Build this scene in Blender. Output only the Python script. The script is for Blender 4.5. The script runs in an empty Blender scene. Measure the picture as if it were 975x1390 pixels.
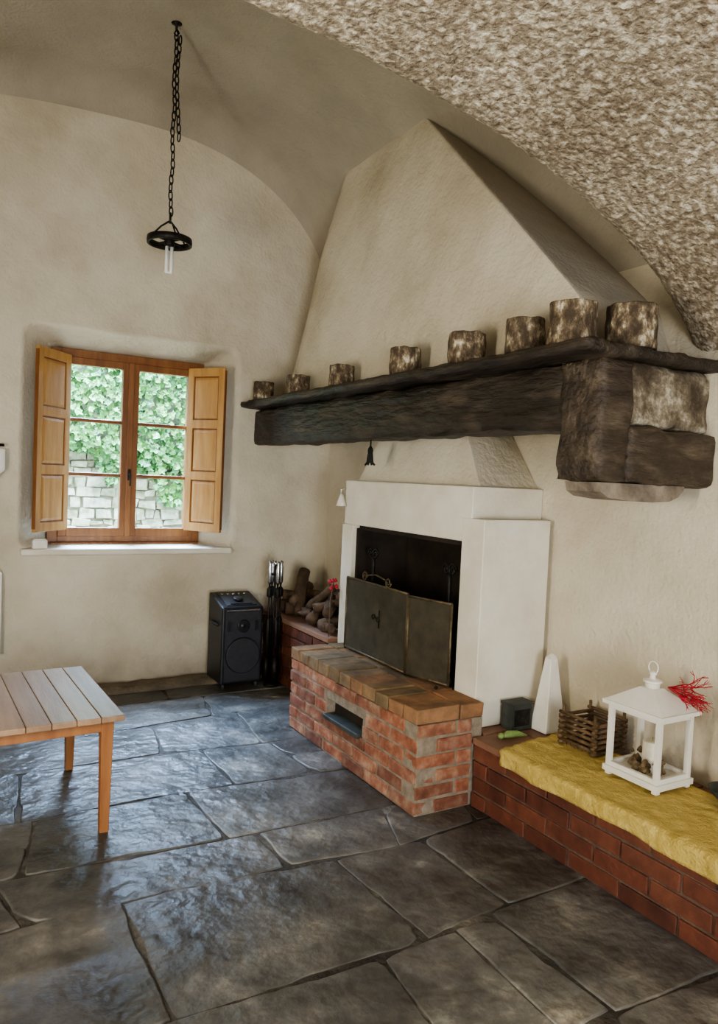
import bpy, bmesh, math, random
from mathutils import Vector, Matrix, noise
random.seed(7)
D=bpy.data; SC=bpy.context.scene
R=random.uniform

# ------------------------------------------------------------------ materials
def mat(name, cols, scale=5, detail=6, rough=.8, bump=.2, bscale=40, stretch=(1,1,1),
        island=None, metal=0, bdist=.01, rrange=None, spec=.5, nrough=.6, alpha=None, bump2=None, dirt=None, patch=None):
    m=D.materials.new(name); m.use_nodes=True; nt=m.node_tree; N=nt.nodes; L=nt.links
    bs=N['Principled BSDF']
    tc=N.new('ShaderNodeTexCoord'); mp=N.new('ShaderNodeMapping'); mp.inputs['Scale'].default_value=stretch
    L.new(tc.outputs['Object'],mp.inputs['Vector'])
    nz=N.new('ShaderNodeTexNoise'); nz.inputs['Scale'].default_value=scale; nz.inputs['Detail'].default_value=detail
    nz.inputs['Roughness'].default_value=nrough
    L.new(mp.outputs['Vector'],nz.inputs['Vector'])
    def ramp(cl,src):
        r=N.new('ShaderNodeValToRGB'); e=r.color_ramp.elements
        while len(e)<len(cl): e.new(.5)
        for i,(p,c) in enumerate(cl):
            e[i].position=p; e[i].color=(c[0],c[1],c[2],1)
        L.new(src,r.inputs['Fac']); return r
    col=ramp(cols,nz.outputs['Fac']).outputs['Color']
    if island:
        g=N.new('ShaderNodeNewGeometry')
        r2=ramp(island,g.outputs['Random Per Island'])
        mx=N.new('ShaderNodeMix'); mx.data_type='RGBA'; mx.blend_type='MULTIPLY'; mx.inputs[0].default_value=1
        L.new(col,mx.inputs[6]); L.new(r2.outputs['Color'],mx.inputs[7]); col=mx.outputs[2]
    if patch:
        n5=N.new('ShaderNodeTexNoise'); n5.inputs['Scale'].default_value=patch[0]; n5.inputs['Detail'].default_value=7
        L.new(tc.outputs['Object'],n5.inputs['Vector'])
        r5=ramp(patch[1],n5.outputs['Fac'])
        mx=N.new('ShaderNodeMix'); mx.data_type='RGBA'; mx.blend_type='MULTIPLY'; mx.inputs[0].default_value=1
        L.new(col,mx.inputs[6]); L.new(r5.outputs['Color'],mx.inputs[7]); col=mx.outputs[2]
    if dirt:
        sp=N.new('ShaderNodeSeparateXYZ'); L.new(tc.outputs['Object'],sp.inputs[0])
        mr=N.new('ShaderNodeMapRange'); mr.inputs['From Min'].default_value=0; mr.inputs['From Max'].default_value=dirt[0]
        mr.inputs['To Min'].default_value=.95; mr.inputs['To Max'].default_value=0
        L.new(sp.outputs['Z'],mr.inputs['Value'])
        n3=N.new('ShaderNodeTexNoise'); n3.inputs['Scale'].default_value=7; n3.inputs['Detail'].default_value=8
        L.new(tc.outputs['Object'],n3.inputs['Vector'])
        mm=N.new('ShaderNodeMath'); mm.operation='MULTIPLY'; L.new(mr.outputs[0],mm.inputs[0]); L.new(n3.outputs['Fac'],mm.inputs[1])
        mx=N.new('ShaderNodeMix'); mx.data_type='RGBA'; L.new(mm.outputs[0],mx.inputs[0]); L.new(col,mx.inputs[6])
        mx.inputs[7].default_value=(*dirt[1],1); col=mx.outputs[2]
    L.new(col,bs.inputs['Base Color'])
    bs.inputs['Metallic'].default_value=metal
    bs.inputs['Roughness'].default_value=rough
    bs.inputs['Specular IOR Level'].default_value=spec
    if rrange:
        mr=N.new('ShaderNodeMapRange'); mr.inputs['From Min'].default_value=.3; mr.inputs['From Max'].default_value=.7
        mr.inputs['To Min'].default_value=rrange[0]; mr.inputs['To Max'].default_value=rrange[1]
        L.new(nz.outputs['Fac'],mr.inputs['Value']); L.new(mr.outputs[0],bs.inputs['Roughness'])
    if bump:
        n2=N.new('ShaderNodeTexNoise'); n2.inputs['Scale'].default_value=bscale; n2.inputs['Detail'].default_value=5
        L.new(mp.outputs['Vector'],n2.inputs['Vector'])
        b=N.new('ShaderNodeBump'); b.inputs['Strength'].default_value=bump; b.inputs['Distance'].default_value=bdist
        L.new(n2.outputs['Fac'],b.inputs['Height'])
        last=b
        if bump2:
            n4=N.new('ShaderNodeTexNoise'); n4.inputs['Scale'].default_value=bump2[0]; n4.inputs['Detail'].default_value=3
            L.new(mp.outputs['Vector'],n4.inputs['Vector'])
            b2=N.new('ShaderNodeBump'); b2.inputs['Strength'].default_value=bump2[1]; b2.inputs['Distance'].default_value=bump2[2]
            L.new(n4.outputs['Fac'],b2.inputs['Height']); L.new(b.outputs['Normal'],b2.inputs['Normal']); last=b2
        L.new(last.outputs['Normal'],bs.inputs['Normal'])
    if alpha is not None: bs.inputs['Alpha'].default_value=alpha
    return m

M={}
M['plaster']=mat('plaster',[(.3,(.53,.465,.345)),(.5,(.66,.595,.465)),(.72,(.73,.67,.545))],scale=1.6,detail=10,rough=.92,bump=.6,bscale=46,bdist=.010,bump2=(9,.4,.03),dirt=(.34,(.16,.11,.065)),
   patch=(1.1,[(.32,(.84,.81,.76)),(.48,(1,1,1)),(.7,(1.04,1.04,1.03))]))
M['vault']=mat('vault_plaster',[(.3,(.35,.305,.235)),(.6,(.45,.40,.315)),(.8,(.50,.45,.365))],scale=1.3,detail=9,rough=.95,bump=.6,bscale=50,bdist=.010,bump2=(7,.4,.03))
M['stucco']=mat('rough_stucco',[(.36,(.24,.19,.135)),(.49,(.38,.315,.235)),(.58,(.64,.57,.45)),(.68,(.90,.85,.74))],scale=42,detail=7,rough=.55,bump=1,bscale=58,bdist=.018,bump2=(30,.5,.015),
   patch=(1.6,[(.35,(.75,.72,.68)),(.55,(1,1,1)),(.7,(1.1,1.1,1.1))]))
M['white']=mat('white_plaster',[(.3,(.66,.60,.48)),(.6,(.80,.755,.65)),(.8,(.85,.81,.72))],scale=3,detail=9,rough=.85,bump=.3,bscale=50,bdist=.006)
M['soot_shade']=mat('soot_shade_plaster',[(.3,(.010,.007,.005)),(.7,(.045,.03,.02))],scale=5,rough=.95,bump=.4,bscale=20)  # firebox soot; also paints the shade inside the vent slot
M['brick']=mat('brick',[(.3,(.20,.08,.05)),(.5,(.36,.155,.095)),(.68,(.50,.34,.24))],scale=14,detail=9,rough=.85,bump=.7,bscale=45,bdist=.007,
   island=[(0,(.50,.42,.40)),(.35,(.80,.78,.70)),(.6,(1,.82,.70)),(.85,(1.0,1.0,.95)),(1,(.65,.5,.45))])
M['hbrick']=mat('hearth_top_brick',[(.3,(.16,.105,.065)),(.5,(.29,.20,.12)),(.72,(.50,.31,.18))],scale=8,detail=9,rough=.85,bump=.6,bscale=40,bdist=.006,
   island=[(0,(.5,.5,.42)),(.5,(.85,.85,.75)),(.8,(1,.75,.6)),(1,(1,.9,.8))])
M['dbrick']=mat('bench_brick',[(.3,(.10,.034,.023)),(.6,(.19,.068,.040)),(.8,(.27,.12,.075))],scale=10,detail=8,rough=.6,bump=.5,bscale=45,bdist=.006,
   island=[(0,(.55,.5,.48)),(.5,(.9,.8,.75)),(1,(1,.98,.9))])
M['mortar']=mat('mortar',[(.3,(.20,.155,.11)),(.7,(.36,.30,.225))],scale=20,rough=.95,bump=.5,bscale=80)
M['dmortar']=mat('dark_mortar',[(.3,(.09,.053,.037)),(.7,(.17,.11,.078))],scale=20,rough=.95,bump=.5,bscale=80)
M['terra']=mat('terracotta_tile',[(.3,(.22,.115,.07)),(.7,(.34,.19,.12))],scale=6,rough=.6,bump=.2,bscale=30,island=[(0,(.75,.7,.7)),(1,(1,1,1))])
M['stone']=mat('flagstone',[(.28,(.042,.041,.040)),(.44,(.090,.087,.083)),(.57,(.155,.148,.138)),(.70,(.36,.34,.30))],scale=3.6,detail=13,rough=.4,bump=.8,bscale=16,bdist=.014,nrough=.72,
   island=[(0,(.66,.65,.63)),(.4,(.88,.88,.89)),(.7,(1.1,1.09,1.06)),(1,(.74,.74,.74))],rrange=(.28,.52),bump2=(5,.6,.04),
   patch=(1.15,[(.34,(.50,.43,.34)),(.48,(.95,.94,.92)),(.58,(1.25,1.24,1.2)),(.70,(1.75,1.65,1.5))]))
M['grout']=mat('floor_grout',[(.38,(.03,.025,.02)),(.55,(.09,.078,.062)),(.68,(.24,.21,.17))],scale=3.5,detail=11,rough=.85,bump=.9,bscale=30,bdist=.015)
M['curb']=mat('curb_stone',[(.3,(.09,.07,.046)),(.7,(.26,.205,.14))],scale=7,detail=9,rough=.85,bump=.9,bscale=18,bdist=.03)
M['beam']=mat('blackened_wood',[(.3,(.011,.008,.006)),(.5,(.032,.023,.016)),(.62,(.085,.062,.043)),(.75,(.19,.15,.11))],scale=4,detail=11,rough=.55,bump=1,bscale=12,bdist=.022,stretch=(3,.6,3),rrange=(.38,.65),nrough=.68)
M['beamx']=mat('weathered_cross_wood',[(.3,(.022,.015,.010)),(.5,(.058,.040,.026)),(.62,(.12,.088,.06)),(.75,(.24,.19,.14))],scale=4,detail=11,rough=.6,bump=1,bscale=12,bdist=.022,stretch=(.8,3,3),nrough=.68)
M['peel']=mat('peeling_plaster',[(.40,(.07,.05,.032)),(.50,(.16,.125,.085)),(.56,(.31,.26,.19)),(.63,(.64,.58,.46))],scale=6,detail=12,rough=.85,bump=.9,bscale=24,bdist=.02,nrough=.72)
M['bark']=mat('birch_bark',[(.43,(.07,.048,.029)),(.52,(.16,.115,.07)),(.58,(.32,.25,.16)),(.65,(.68,.62,.48))],scale=24,detail=11,rough=.85,bump=1,bscale=60,bdist=.014,stretch=(1,1,.6),nrough=.7)
M['oak']=mat('honey_wood',[(.3,(.40,.195,.055)),(.6,(.54,.30,.10)),(.8,(.62,.38,.15))],scale=5,rough=.42,bump=.15,bscale=30,stretch=(4,4,.6))
M['frame']=mat('window_frame_wood',[(.3,(.17,.06,.016)),(.7,(.30,.125,.04))],scale=5,rough=.4,bump=.1,bscale=30,stretch=(4,4,.6))
M['table']=mat('table_leg_wood',[(.3,(.26,.10,.035)),(.7,(.40,.18,.065))],scale=5,rough=.4,bump=.1,bscale=30,stretch=(4,4,.5))
M['tabletop']=mat('tabletop_slats',[(.3,(.32,.195,.115)),(.7,(.46,.30,.185))],scale=5,rough=.33,bump=.12,bscale=30,stretch=(5,.5,4),island=[(0,(.8,.8,.8)),(1,(1,1,1))])
M['gap']=mat('slat_gap_dark',[(.3,(.03,.015,.008)),(.7,(.06,.03,.015))],rough=.8,bump=0)
M['iron']=mat('wrought_iron',[(.3,(.010,.009,.008)),(.7,(.035,.03,.025))],scale=30,rough=.5,bump=.3,bscale=90,metal=.6)
M['bronze']=mat('bronze_frame',[(.3,(.08,.06,.035)),(.7,(.20,.15,.085))],scale=30,rough=.45,bump=.2,bscale=90,metal=.6)
M['chrome']=mat('chrome',[(.3,(.5,.5,.5)),(.7,(.6,.6,.6))],rough=.22,bump=0,metal=1)
M['black']=mat('black_plastic',[(.3,(.010,.010,.012)),(.7,(.018,.018,.021))],scale=30,rough=.38,bump=.05,bscale=200)
M['dgrey']=mat('speaker_grey',[(.3,(.022,.022,.026)),(.7,(.038,.038,.044))],scale=30,rough=.5,bump=.1,bscale=200)
M['mesh']=mat('fire_screen_mesh',[(.3,(.052,.043,.028)),(.7,(.11,.092,.058))],scale=10,rough=.55,bump=.5,bscale=260,metal=.2,alpha=.88)
M['wpaint']=mat('white_paint',[(.3,(.74,.71,.63)),(.7,(.84,.81,.74))],scale=9,rough=.5,bump=.1,bscale=60)
M['linen']=mat('white_linen',[(.3,(.72,.70,.65)),(.7,(.82,.80,.76))],scale=9,rough=.9,bump=.2,bscale=120)
M['wax']=mat('candle_wax',[(.3,(.80,.74,.60)),(.7,(.86,.80,.68))],scale=9,rough=.45,bump=0)
M['tube']=mat('lamp_tube',[(.3,(.85,.85,.82)),(.7,(.9,.9,.88))],scale=9,rough=.3,bump=0)
M['cloth']=mat('yellow_cloth',[(.3,(.48,.34,.08)),(.6,(.62,.46,.14)),(.8,(.73,.58,.24))],scale=14,rough=.95,bump=.8,bscale=130,bdist=.006,bump2=(22,.6,.03))
M['twig']=mat('twig_wood',[(.3,(.075,.045,.022)),(.7,(.20,.125,.065))],scale=30,rough=.8,bump=.5,bscale=80)
M['red']=mat('red_coral',[(.3,(.36,.012,.025)),(.7,(.52,.025,.05))],scale=20,rough=.6,bump=0)
M['rock']=mat('rock',[(.3,(.13,.10,.075)),(.7,(.36,.30,.23))],scale=12,rough=.9,bump=.6,bscale=40)
M['pile']=mat('split_wood_chunk',[(.3,(.09,.06,.04)),(.7,(.24,.175,.12))],scale=12,detail=9,rough=.9,bump=.9,bscale=30,island=[(0,(.6,.5,.45)),(1,(1,1,1))])
M['log']=mat('log',[(.3,(.07,.043,.026)),(.7,(.19,.125,.075))],scale=12,rough=.9,bump=.6,bscale=40,island=[(0,(.6,.55,.5)),(1,(1,1,1))])
M['slate']=mat('dark_slate',[(.3,(.02,.023,.02)),(.7,(.06,.065,.055))],scale=12,rough=.6,bump=.2,bscale=40)
M['green']=mat('green_ceramic',[(.3,(.12,.20,.05)),(.7,(.25,.34,.11))],scale=20,rough=.4,bump=.1)
M['leaf']=mat('ivy_leaf',[(.3,(.045,.14,.035)),(.7,(.14,.29,.085))],scale=3,rough=.45,bump=0,island=[(0,(.3,.45,.45)),(.5,(.8,.9,.8)),(1,(1.1,1.05,1.0))])
M['grass']=mat('ground_grass',[(.3,(.10,.16,.05)),(.7,(.28,.30,.14))],scale=3,rough=.95,bump=.4)
M['ost']=mat('garden_stone',[(.35,(.26,.25,.19)),(.5,(.46,.44,.36)),(.7,(.68,.65,.56))],scale=9,detail=9,rough=.95,bump=.8,bscale=20,island=[(0,(.65,.65,.55)),(1,(1,1,1))])
M['omort']=mat('garden_mortar',[(.3,(.24,.24,.155)),(.7,(.44,.42,.32))],scale=9,detail=9,rough=.95,bump=.5,bscale=20)
M['cork']=mat('dried_potpourri',[(.3,(.10,.06,.03)),(.7,(.35,.25,.15))],scale=40,rough=.9,bump=.3,island=[(0,(.5,.5,.4)),(1,(1,1,1))])
def glass():
    m=D.materials.new('window_glass'); m.use_nodes=True; nt=m.node_tree; N=nt.nodes; L=nt.links
    for n in list(N): N.remove(n)
    o=N.new('ShaderNodeOutputMaterial'); mx=N.new('ShaderNodeMixShader'); t=N.new('ShaderNodeBsdfTransparent'); g=N.new('ShaderNodeBsdfGlossy')
    g.inputs['Roughness'].default_value=.03
    mx.inputs[0].default_value=.05
    L.new(t.outputs[0],mx.inputs[1]); L.new(g.outputs[0],mx.inputs[2]); L.new(mx.outputs[0],o.inputs[0])
    return m
M['glass']=glass()

# ------------------------------------------------------------------ mesh helpers
class G:
    def __init__(s,name,mats,smooth=False,bevel=0,bseg=2):
        s.name=name; s.mats=mats; s.bm=bmesh.new(); s.smooth=smooth; s.bevel=bevel; s.bseg=bseg; s.T=None
    def mi(s,m): return s.mats.index(m)
    def v(s,co):
        co=Vector(co)
        if s.T is not None: co=s.T@co
        return s.bm.verts.new(co)
    def f(s,vs,m,sm=False):
        try: fc=s.bm.faces.new(vs)
        except ValueError: return None
        fc.material_index=s.mi(m); fc.smooth=sm or s.smooth; return fc
    def quad(s,pts,m): return s.f([s.v(p) for p in pts],m)
    def box(s,lo,hi,m,j=0):
        c=[]
        for z in (lo[2],hi[2]):
            for (x,y) in ((lo[0],lo[1]),(hi[0],lo[1]),(hi[0],hi[1]),(lo[0],hi[1])):
                c.append(s.v((x+R(-j,j),y+R(-j,j),z+R(-j,j))))
        for q in ((3,2,1,0),(4,5,6,7),(0,1,5,4),(1,2,6,5),(2,3,7,6),(3,0,4,7)): s.f([c[i] for i in q],m)
    def hexa(s,b,t,m):
        vb=[s.v(p) for p in b]; vt=[s.v(p) for p in t]; n=len(b)
        s.f(vb[::-1],m); s.f(vt,m)
        for i in range(n): s.f([vb[i],vb[(i+1)%n],vt[(i+1)%n],vt[i]],m)
    def rbox(s,lo,hi,m,step=.06,amp=.006,sc=6):
        lo=Vector(lo);hi=Vector(hi); n=[max(2,int((hi[i]-lo[i])/step)) for i in range(3)]
        vd={}
        def gv(i,j,k):
            key=(i,j,k)
            if key not in vd:
                p=Vector((lo.x+(hi.x-lo.x)*i/n[0],lo.y+(hi.y-lo.y)*j/n[1],lo.z+(hi.z-lo.z)*k/n[2]))
                d=noise.noise_vector(p*sc)*amp+noise.noise_vector(p*sc*3.1)*amp*.45
                ex=sum(1 for a,b in zip(key,n) if a in(0,b))
                if ex>=2:
                    c=(lo+hi)/2; dd=Vector([(-1 if p[q]>c[q] else 1) if key[q] in(0,n[q]) else 0 for q in range(3)])
                    p=p+dd*amp*(.5+.8*abs(noise.noise(p*9)))
                vd[key]=s.v(p+d)
            return vd[key]
        for ax in range(3):
            a,b=[(1,2),(2,0),(0,1)][ax]
            for side in (0,n[ax]):
                for u in range(n[a]):
                    for w in range(n[b]):
                        def kk(uu,ww):
                            t=[0,0,0]; t[ax]=side;t[a]=uu;t[b]=ww; return gv(*t)
                        q=[kk(u,w),kk(u+1,w),kk(u+1,w+1),kk(u,w+1)]
                        if side==0:q=q[::-1]
                        s.f(q,m,True)
    def tube(s,pts,r,m,seg=8,closed=False,caps=True):
        pts=[Vector(p) for p in pts]; n=len(pts); rings=[]
        rr=r if isinstance(r,(list,tuple)) else [r]*n
        up=None
        for i,p in enumerate(pts):
            if closed: d=(pts[(i+1)%n]-pts[i-1])
            else: d=(pts[min(i+1,n-1)]-pts[max(i-1,0)])
            if d.length<1e-9: d=Vector((0,0,1))
            d.normalize()
            if up is None:
                up=Vector((0,0,1)) if abs(d.z)<.9 else Vector((1,0,0))
            a=d.cross(up)
            if a.length<1e-4: a=d.cross(Vector((1,.3,.2)))
            a.normalize(); b=a.cross(d).normalized(); up=b
            rings.append([s.v(p+(a*math.cos(t)+b*math.sin(t))*rr[i]) for t in [2*math.pi*k/seg for k in range(seg)]])
        for i in range(n if closed else n-1):
            A=rings[i];B=rings[(i+1)%n]
            for k in range(seg): s.f([A[k],A[(k+1)%seg],B[(k+1)%seg],B[k]],m,True)
        if not closed and caps: s.f(rings[0][::-1],m); s.f(rings[-1],m)
    def lathe(s,c,prof,m,seg=24,ax=(0,0,1),jit=0,sm=True,close=False):
        c=Vector(c); ax=Vector(ax).normalized(); q=ax.to_track_quat('Z','Y'); rings=[]
        for (r,h) in prof:
            ring=[]
            for k in range(seg):
                t=2*math.pi*k/seg; p=Vector((r*math.cos(t),r*math.sin(t),h))
                if jit and r>0: 
                    nn=noise.noise(Vector((math.cos(t)*1.5+c.y*9,math.sin(t)*1.5,h*12)))
                    p.x*=1+nn*jit; p.y*=1+nn*jit
                    if h>.03: p.z+=noise.noise(Vector((math.cos(t)*2+c.y*5,math.sin(t)*2,1)))*jit*.08
                ring.append(s.v(c+q@p))
            rings.append(ring)
        for i in range(len(rings)-1):
            for k in range(seg): s.f([rings[i][k],rings[i][(k+1)%seg],rings[i+1][(k+1)%seg],rings[i+1][k]],m,sm)
        if prof[0][0]>1e-4: s.f(rings[0][::-1],m)
        if prof[-1][0]>1e-4: s.f(rings[-1],m)
    def blob(s,c,r,m,amp=.25,sub=2):
        c=Vector(c); t=bmesh.new(); bmesh.ops.create_icosphere(t,subdivisions=sub,radius=1)
        mp={}
        rv=r if isinstance(r,(tuple,list)) else (r,r,r)
        for v in t.verts:
            n=1+noise.noise(v.co*1.6+c*7)*amp
            mp[v.index]=s.v(c+Vector((v.co.x*rv[0],v.co.y*rv[1],v.co.z*rv[2]))*n)
        for f in t.faces: s.f([mp[v.index] for v in f.verts],m,True)
        t.free()
    def done(s,merge=False):
        if merge: bmesh.ops.remove_doubles(s.bm,verts=s.bm.verts,dist=1e-5)
        me=D.meshes.new(s.name); s.bm.to_mesh(me); s.bm.free()
        for k in s.mats: me.materials.append(M[k])
        o=D.objects.new(s.name,me); SC.collection.objects.link(o)
        if s.bevel:
            b=o.modifiers.new('bevel','BEVEL'); b.width=s.bevel; b.segments=s.bseg; b.limit_method='ANGLE'; b.angle_limit=math.radians(40)
            b.harden_normals=False
        return o

XW=2.72; XL=-1.2; YB=5.18; YF=-2.3
# ------------------------------------------------------------------ back wall with splayed window recess
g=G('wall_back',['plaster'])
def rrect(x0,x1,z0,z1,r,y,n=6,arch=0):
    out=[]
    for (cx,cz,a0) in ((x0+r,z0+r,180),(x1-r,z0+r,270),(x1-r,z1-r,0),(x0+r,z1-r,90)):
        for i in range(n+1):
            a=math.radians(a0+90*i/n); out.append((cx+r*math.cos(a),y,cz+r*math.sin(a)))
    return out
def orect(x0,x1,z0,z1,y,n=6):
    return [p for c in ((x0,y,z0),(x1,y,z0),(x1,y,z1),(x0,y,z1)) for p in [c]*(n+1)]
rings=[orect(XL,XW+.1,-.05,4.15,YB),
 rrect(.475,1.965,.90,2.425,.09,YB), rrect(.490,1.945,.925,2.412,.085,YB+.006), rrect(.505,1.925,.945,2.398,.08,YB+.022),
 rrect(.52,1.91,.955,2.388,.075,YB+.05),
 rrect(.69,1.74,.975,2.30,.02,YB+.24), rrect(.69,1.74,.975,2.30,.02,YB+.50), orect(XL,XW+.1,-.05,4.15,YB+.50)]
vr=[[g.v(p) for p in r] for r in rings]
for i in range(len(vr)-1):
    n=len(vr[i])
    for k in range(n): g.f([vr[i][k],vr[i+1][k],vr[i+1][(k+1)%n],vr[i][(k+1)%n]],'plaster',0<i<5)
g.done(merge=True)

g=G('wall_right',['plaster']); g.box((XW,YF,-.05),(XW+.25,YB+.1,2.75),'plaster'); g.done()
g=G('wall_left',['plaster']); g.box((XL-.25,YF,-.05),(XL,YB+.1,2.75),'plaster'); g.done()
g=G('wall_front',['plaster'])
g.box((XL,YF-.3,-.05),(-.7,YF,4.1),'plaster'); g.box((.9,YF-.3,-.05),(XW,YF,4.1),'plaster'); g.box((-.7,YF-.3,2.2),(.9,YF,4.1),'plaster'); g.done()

# main barrel vault
def vz(x):
    a=1.52 if x>1.2 else 2.4
    u=min(1,abs(x-1.2)/a); return 2.5+1.5*max(0,1-u**2.3)**(1/2.3)
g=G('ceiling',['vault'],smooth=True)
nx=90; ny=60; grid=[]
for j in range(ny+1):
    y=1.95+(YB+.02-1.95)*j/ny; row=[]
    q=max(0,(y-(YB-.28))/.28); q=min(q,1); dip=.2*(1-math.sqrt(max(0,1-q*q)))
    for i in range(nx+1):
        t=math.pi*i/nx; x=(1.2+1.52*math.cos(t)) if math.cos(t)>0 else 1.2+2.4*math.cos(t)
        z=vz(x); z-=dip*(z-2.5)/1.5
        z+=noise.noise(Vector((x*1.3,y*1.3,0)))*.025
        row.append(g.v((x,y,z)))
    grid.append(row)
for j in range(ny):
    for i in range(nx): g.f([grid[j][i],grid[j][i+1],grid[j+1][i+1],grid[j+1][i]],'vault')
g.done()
# lower vault of the near bay (rough stucco), rounded lip
def nz_(x): return 1.75+1.01*math.sqrt(max(0,1-((x-.6)/2.25)**2))
g=G('ceiling_near_vault',['stucco','vault'],smooth=True)
rows=[]; 
yy=[YF-.05+ (0.5-YF)*k/20 for k in range(21)]; y=.5
ys=[(q,0) for q in yy]
while y<1.88: y+=.010; ys.append((y,0))
for k in range(1,13):
    a=math.pi/2*k/12; ys.append((1.90+.10*math.sin(a),.10*(1-math.cos(a))))
ys+= [(2.0,.3),(2.0,.8),(2.0,2.0)]
nx=390
for (y,dz) in ys:
    row=[]
    for i in range(nx+1):
        x=XL+(XW+.02-XL)*i/nx; z=nz_(x)+dz
        p=Vector((x,y,z))
        if y>.4 and dz<.25:
            am=min(1,max(.25,(x-.5)/.8))
            d=-abs(noise.noise(p*44))*.012*am+noise.noise(p*4)*.012
            z+=d
        row.append(g.v((x,y,z)))
    rows.append(row)
for j in range(len(rows)-1):
    for i in range(nx): g.f([rows[j][i],rows[j][i+1],rows[j+1][i+1],rows[j+1][i]],'stucco' if ys[j][1]<.2 else 'vault')
g.done()

# ------------------------------------------------------------------ floor
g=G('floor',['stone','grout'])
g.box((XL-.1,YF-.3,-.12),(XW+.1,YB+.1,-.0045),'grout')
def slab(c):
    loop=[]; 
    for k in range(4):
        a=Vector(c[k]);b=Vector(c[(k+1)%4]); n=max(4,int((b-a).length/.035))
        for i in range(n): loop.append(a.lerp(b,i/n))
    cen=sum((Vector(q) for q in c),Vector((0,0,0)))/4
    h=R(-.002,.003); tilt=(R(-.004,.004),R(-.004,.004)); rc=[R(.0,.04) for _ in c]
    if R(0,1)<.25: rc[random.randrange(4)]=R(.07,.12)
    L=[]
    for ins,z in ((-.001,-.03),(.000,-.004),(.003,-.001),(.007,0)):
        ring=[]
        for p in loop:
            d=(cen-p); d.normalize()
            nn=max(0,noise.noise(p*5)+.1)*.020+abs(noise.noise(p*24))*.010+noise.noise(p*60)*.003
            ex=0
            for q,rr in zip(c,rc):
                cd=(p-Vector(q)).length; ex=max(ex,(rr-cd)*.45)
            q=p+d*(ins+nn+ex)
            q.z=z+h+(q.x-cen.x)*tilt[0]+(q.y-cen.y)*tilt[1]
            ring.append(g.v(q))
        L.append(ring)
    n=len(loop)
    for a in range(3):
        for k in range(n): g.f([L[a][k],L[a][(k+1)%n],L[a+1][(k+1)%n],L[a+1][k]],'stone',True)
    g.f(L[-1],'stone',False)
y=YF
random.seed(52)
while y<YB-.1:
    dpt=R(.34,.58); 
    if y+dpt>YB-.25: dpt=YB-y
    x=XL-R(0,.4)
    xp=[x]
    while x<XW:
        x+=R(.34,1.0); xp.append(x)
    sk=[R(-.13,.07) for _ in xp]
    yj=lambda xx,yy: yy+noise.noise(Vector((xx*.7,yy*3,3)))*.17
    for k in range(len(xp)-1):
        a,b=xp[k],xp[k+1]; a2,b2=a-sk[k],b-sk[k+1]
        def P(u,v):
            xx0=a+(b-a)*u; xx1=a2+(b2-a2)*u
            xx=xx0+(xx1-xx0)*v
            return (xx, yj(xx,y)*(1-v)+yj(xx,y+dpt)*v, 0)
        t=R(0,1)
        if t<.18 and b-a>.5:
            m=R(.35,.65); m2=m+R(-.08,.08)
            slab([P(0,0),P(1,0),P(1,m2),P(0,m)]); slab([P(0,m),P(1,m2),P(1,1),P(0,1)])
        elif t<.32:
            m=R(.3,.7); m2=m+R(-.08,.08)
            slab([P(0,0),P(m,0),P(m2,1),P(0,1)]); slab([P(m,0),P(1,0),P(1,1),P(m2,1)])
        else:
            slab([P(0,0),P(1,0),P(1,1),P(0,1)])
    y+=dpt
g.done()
g=G('baseboard_back',['curb']); g.rbox((XL,4.97,-.03),(2.15,5.175,.035),'curb',.05,.014,5); g.done()

# ------------------------------------------------------------------ window
g=G('window_1',['frame','glass','iron'],bevel=.004)
WY=5.42
def bar(x0,x1,z0,z1,a=WY-.03,b=WY+.03,m='frame'): g.box((x0,a,z0),(x1,b,z1),m)
FX0,FX1,FZ0,FZ1=.685,1.745,.97,2.305
bar(FX0,FX0+.065,FZ0,FZ1); bar(FX1-.065,FX1,FZ0,FZ1); bar(FX0+.065,FX1-.065,FZ1-.055,FZ1); bar(FX0+.065,FX1-.065,FZ0,FZ0+.05)
ya,yb=WY-.045,WY+.005
zi0,zi1=FZ0+.05,FZ1-.055
for (a,b) in ((FX0+.065,1.213),(1.217,FX1-.065)):
    bar(a,a+.055,zi0,zi1,ya,yb); bar(b-.055,b,zi0,zi1,ya,yb)
    bar(a+.055,b-.055,zi0,zi0+.06,ya,yb); bar(a+.055,b-.055,zi1-.05,zi1,ya,yb)
    for z in (1.452,1.825): bar(a+.055,b-.055,z-.012,z+.012,ya+.008,yb-.008)
    g.quad([(a+.05,WY-.02,zi0+.05),(b-.05,WY-.02,zi0+.05),(b-.05,WY-.02,zi1-.04),(a+.05,WY-.02,zi1-.04)],'glass')
bar(1.195,1.235,zi0,zi1,WY-.057,WY-.043)
bar(.70,1.73,.95,.98,WY-.07,WY-.02)
g.box((1.205,WY-.07,1.42),(1.225,WY-.055,1.50),'iron'); g.box((1.208,WY-.095,1.455),(1.222,WY-.067,1.47),'iron'); g.box((1.211,WY-.097,1.38),(1.221,WY-.087,1.47),'iron')
g.done()
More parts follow.
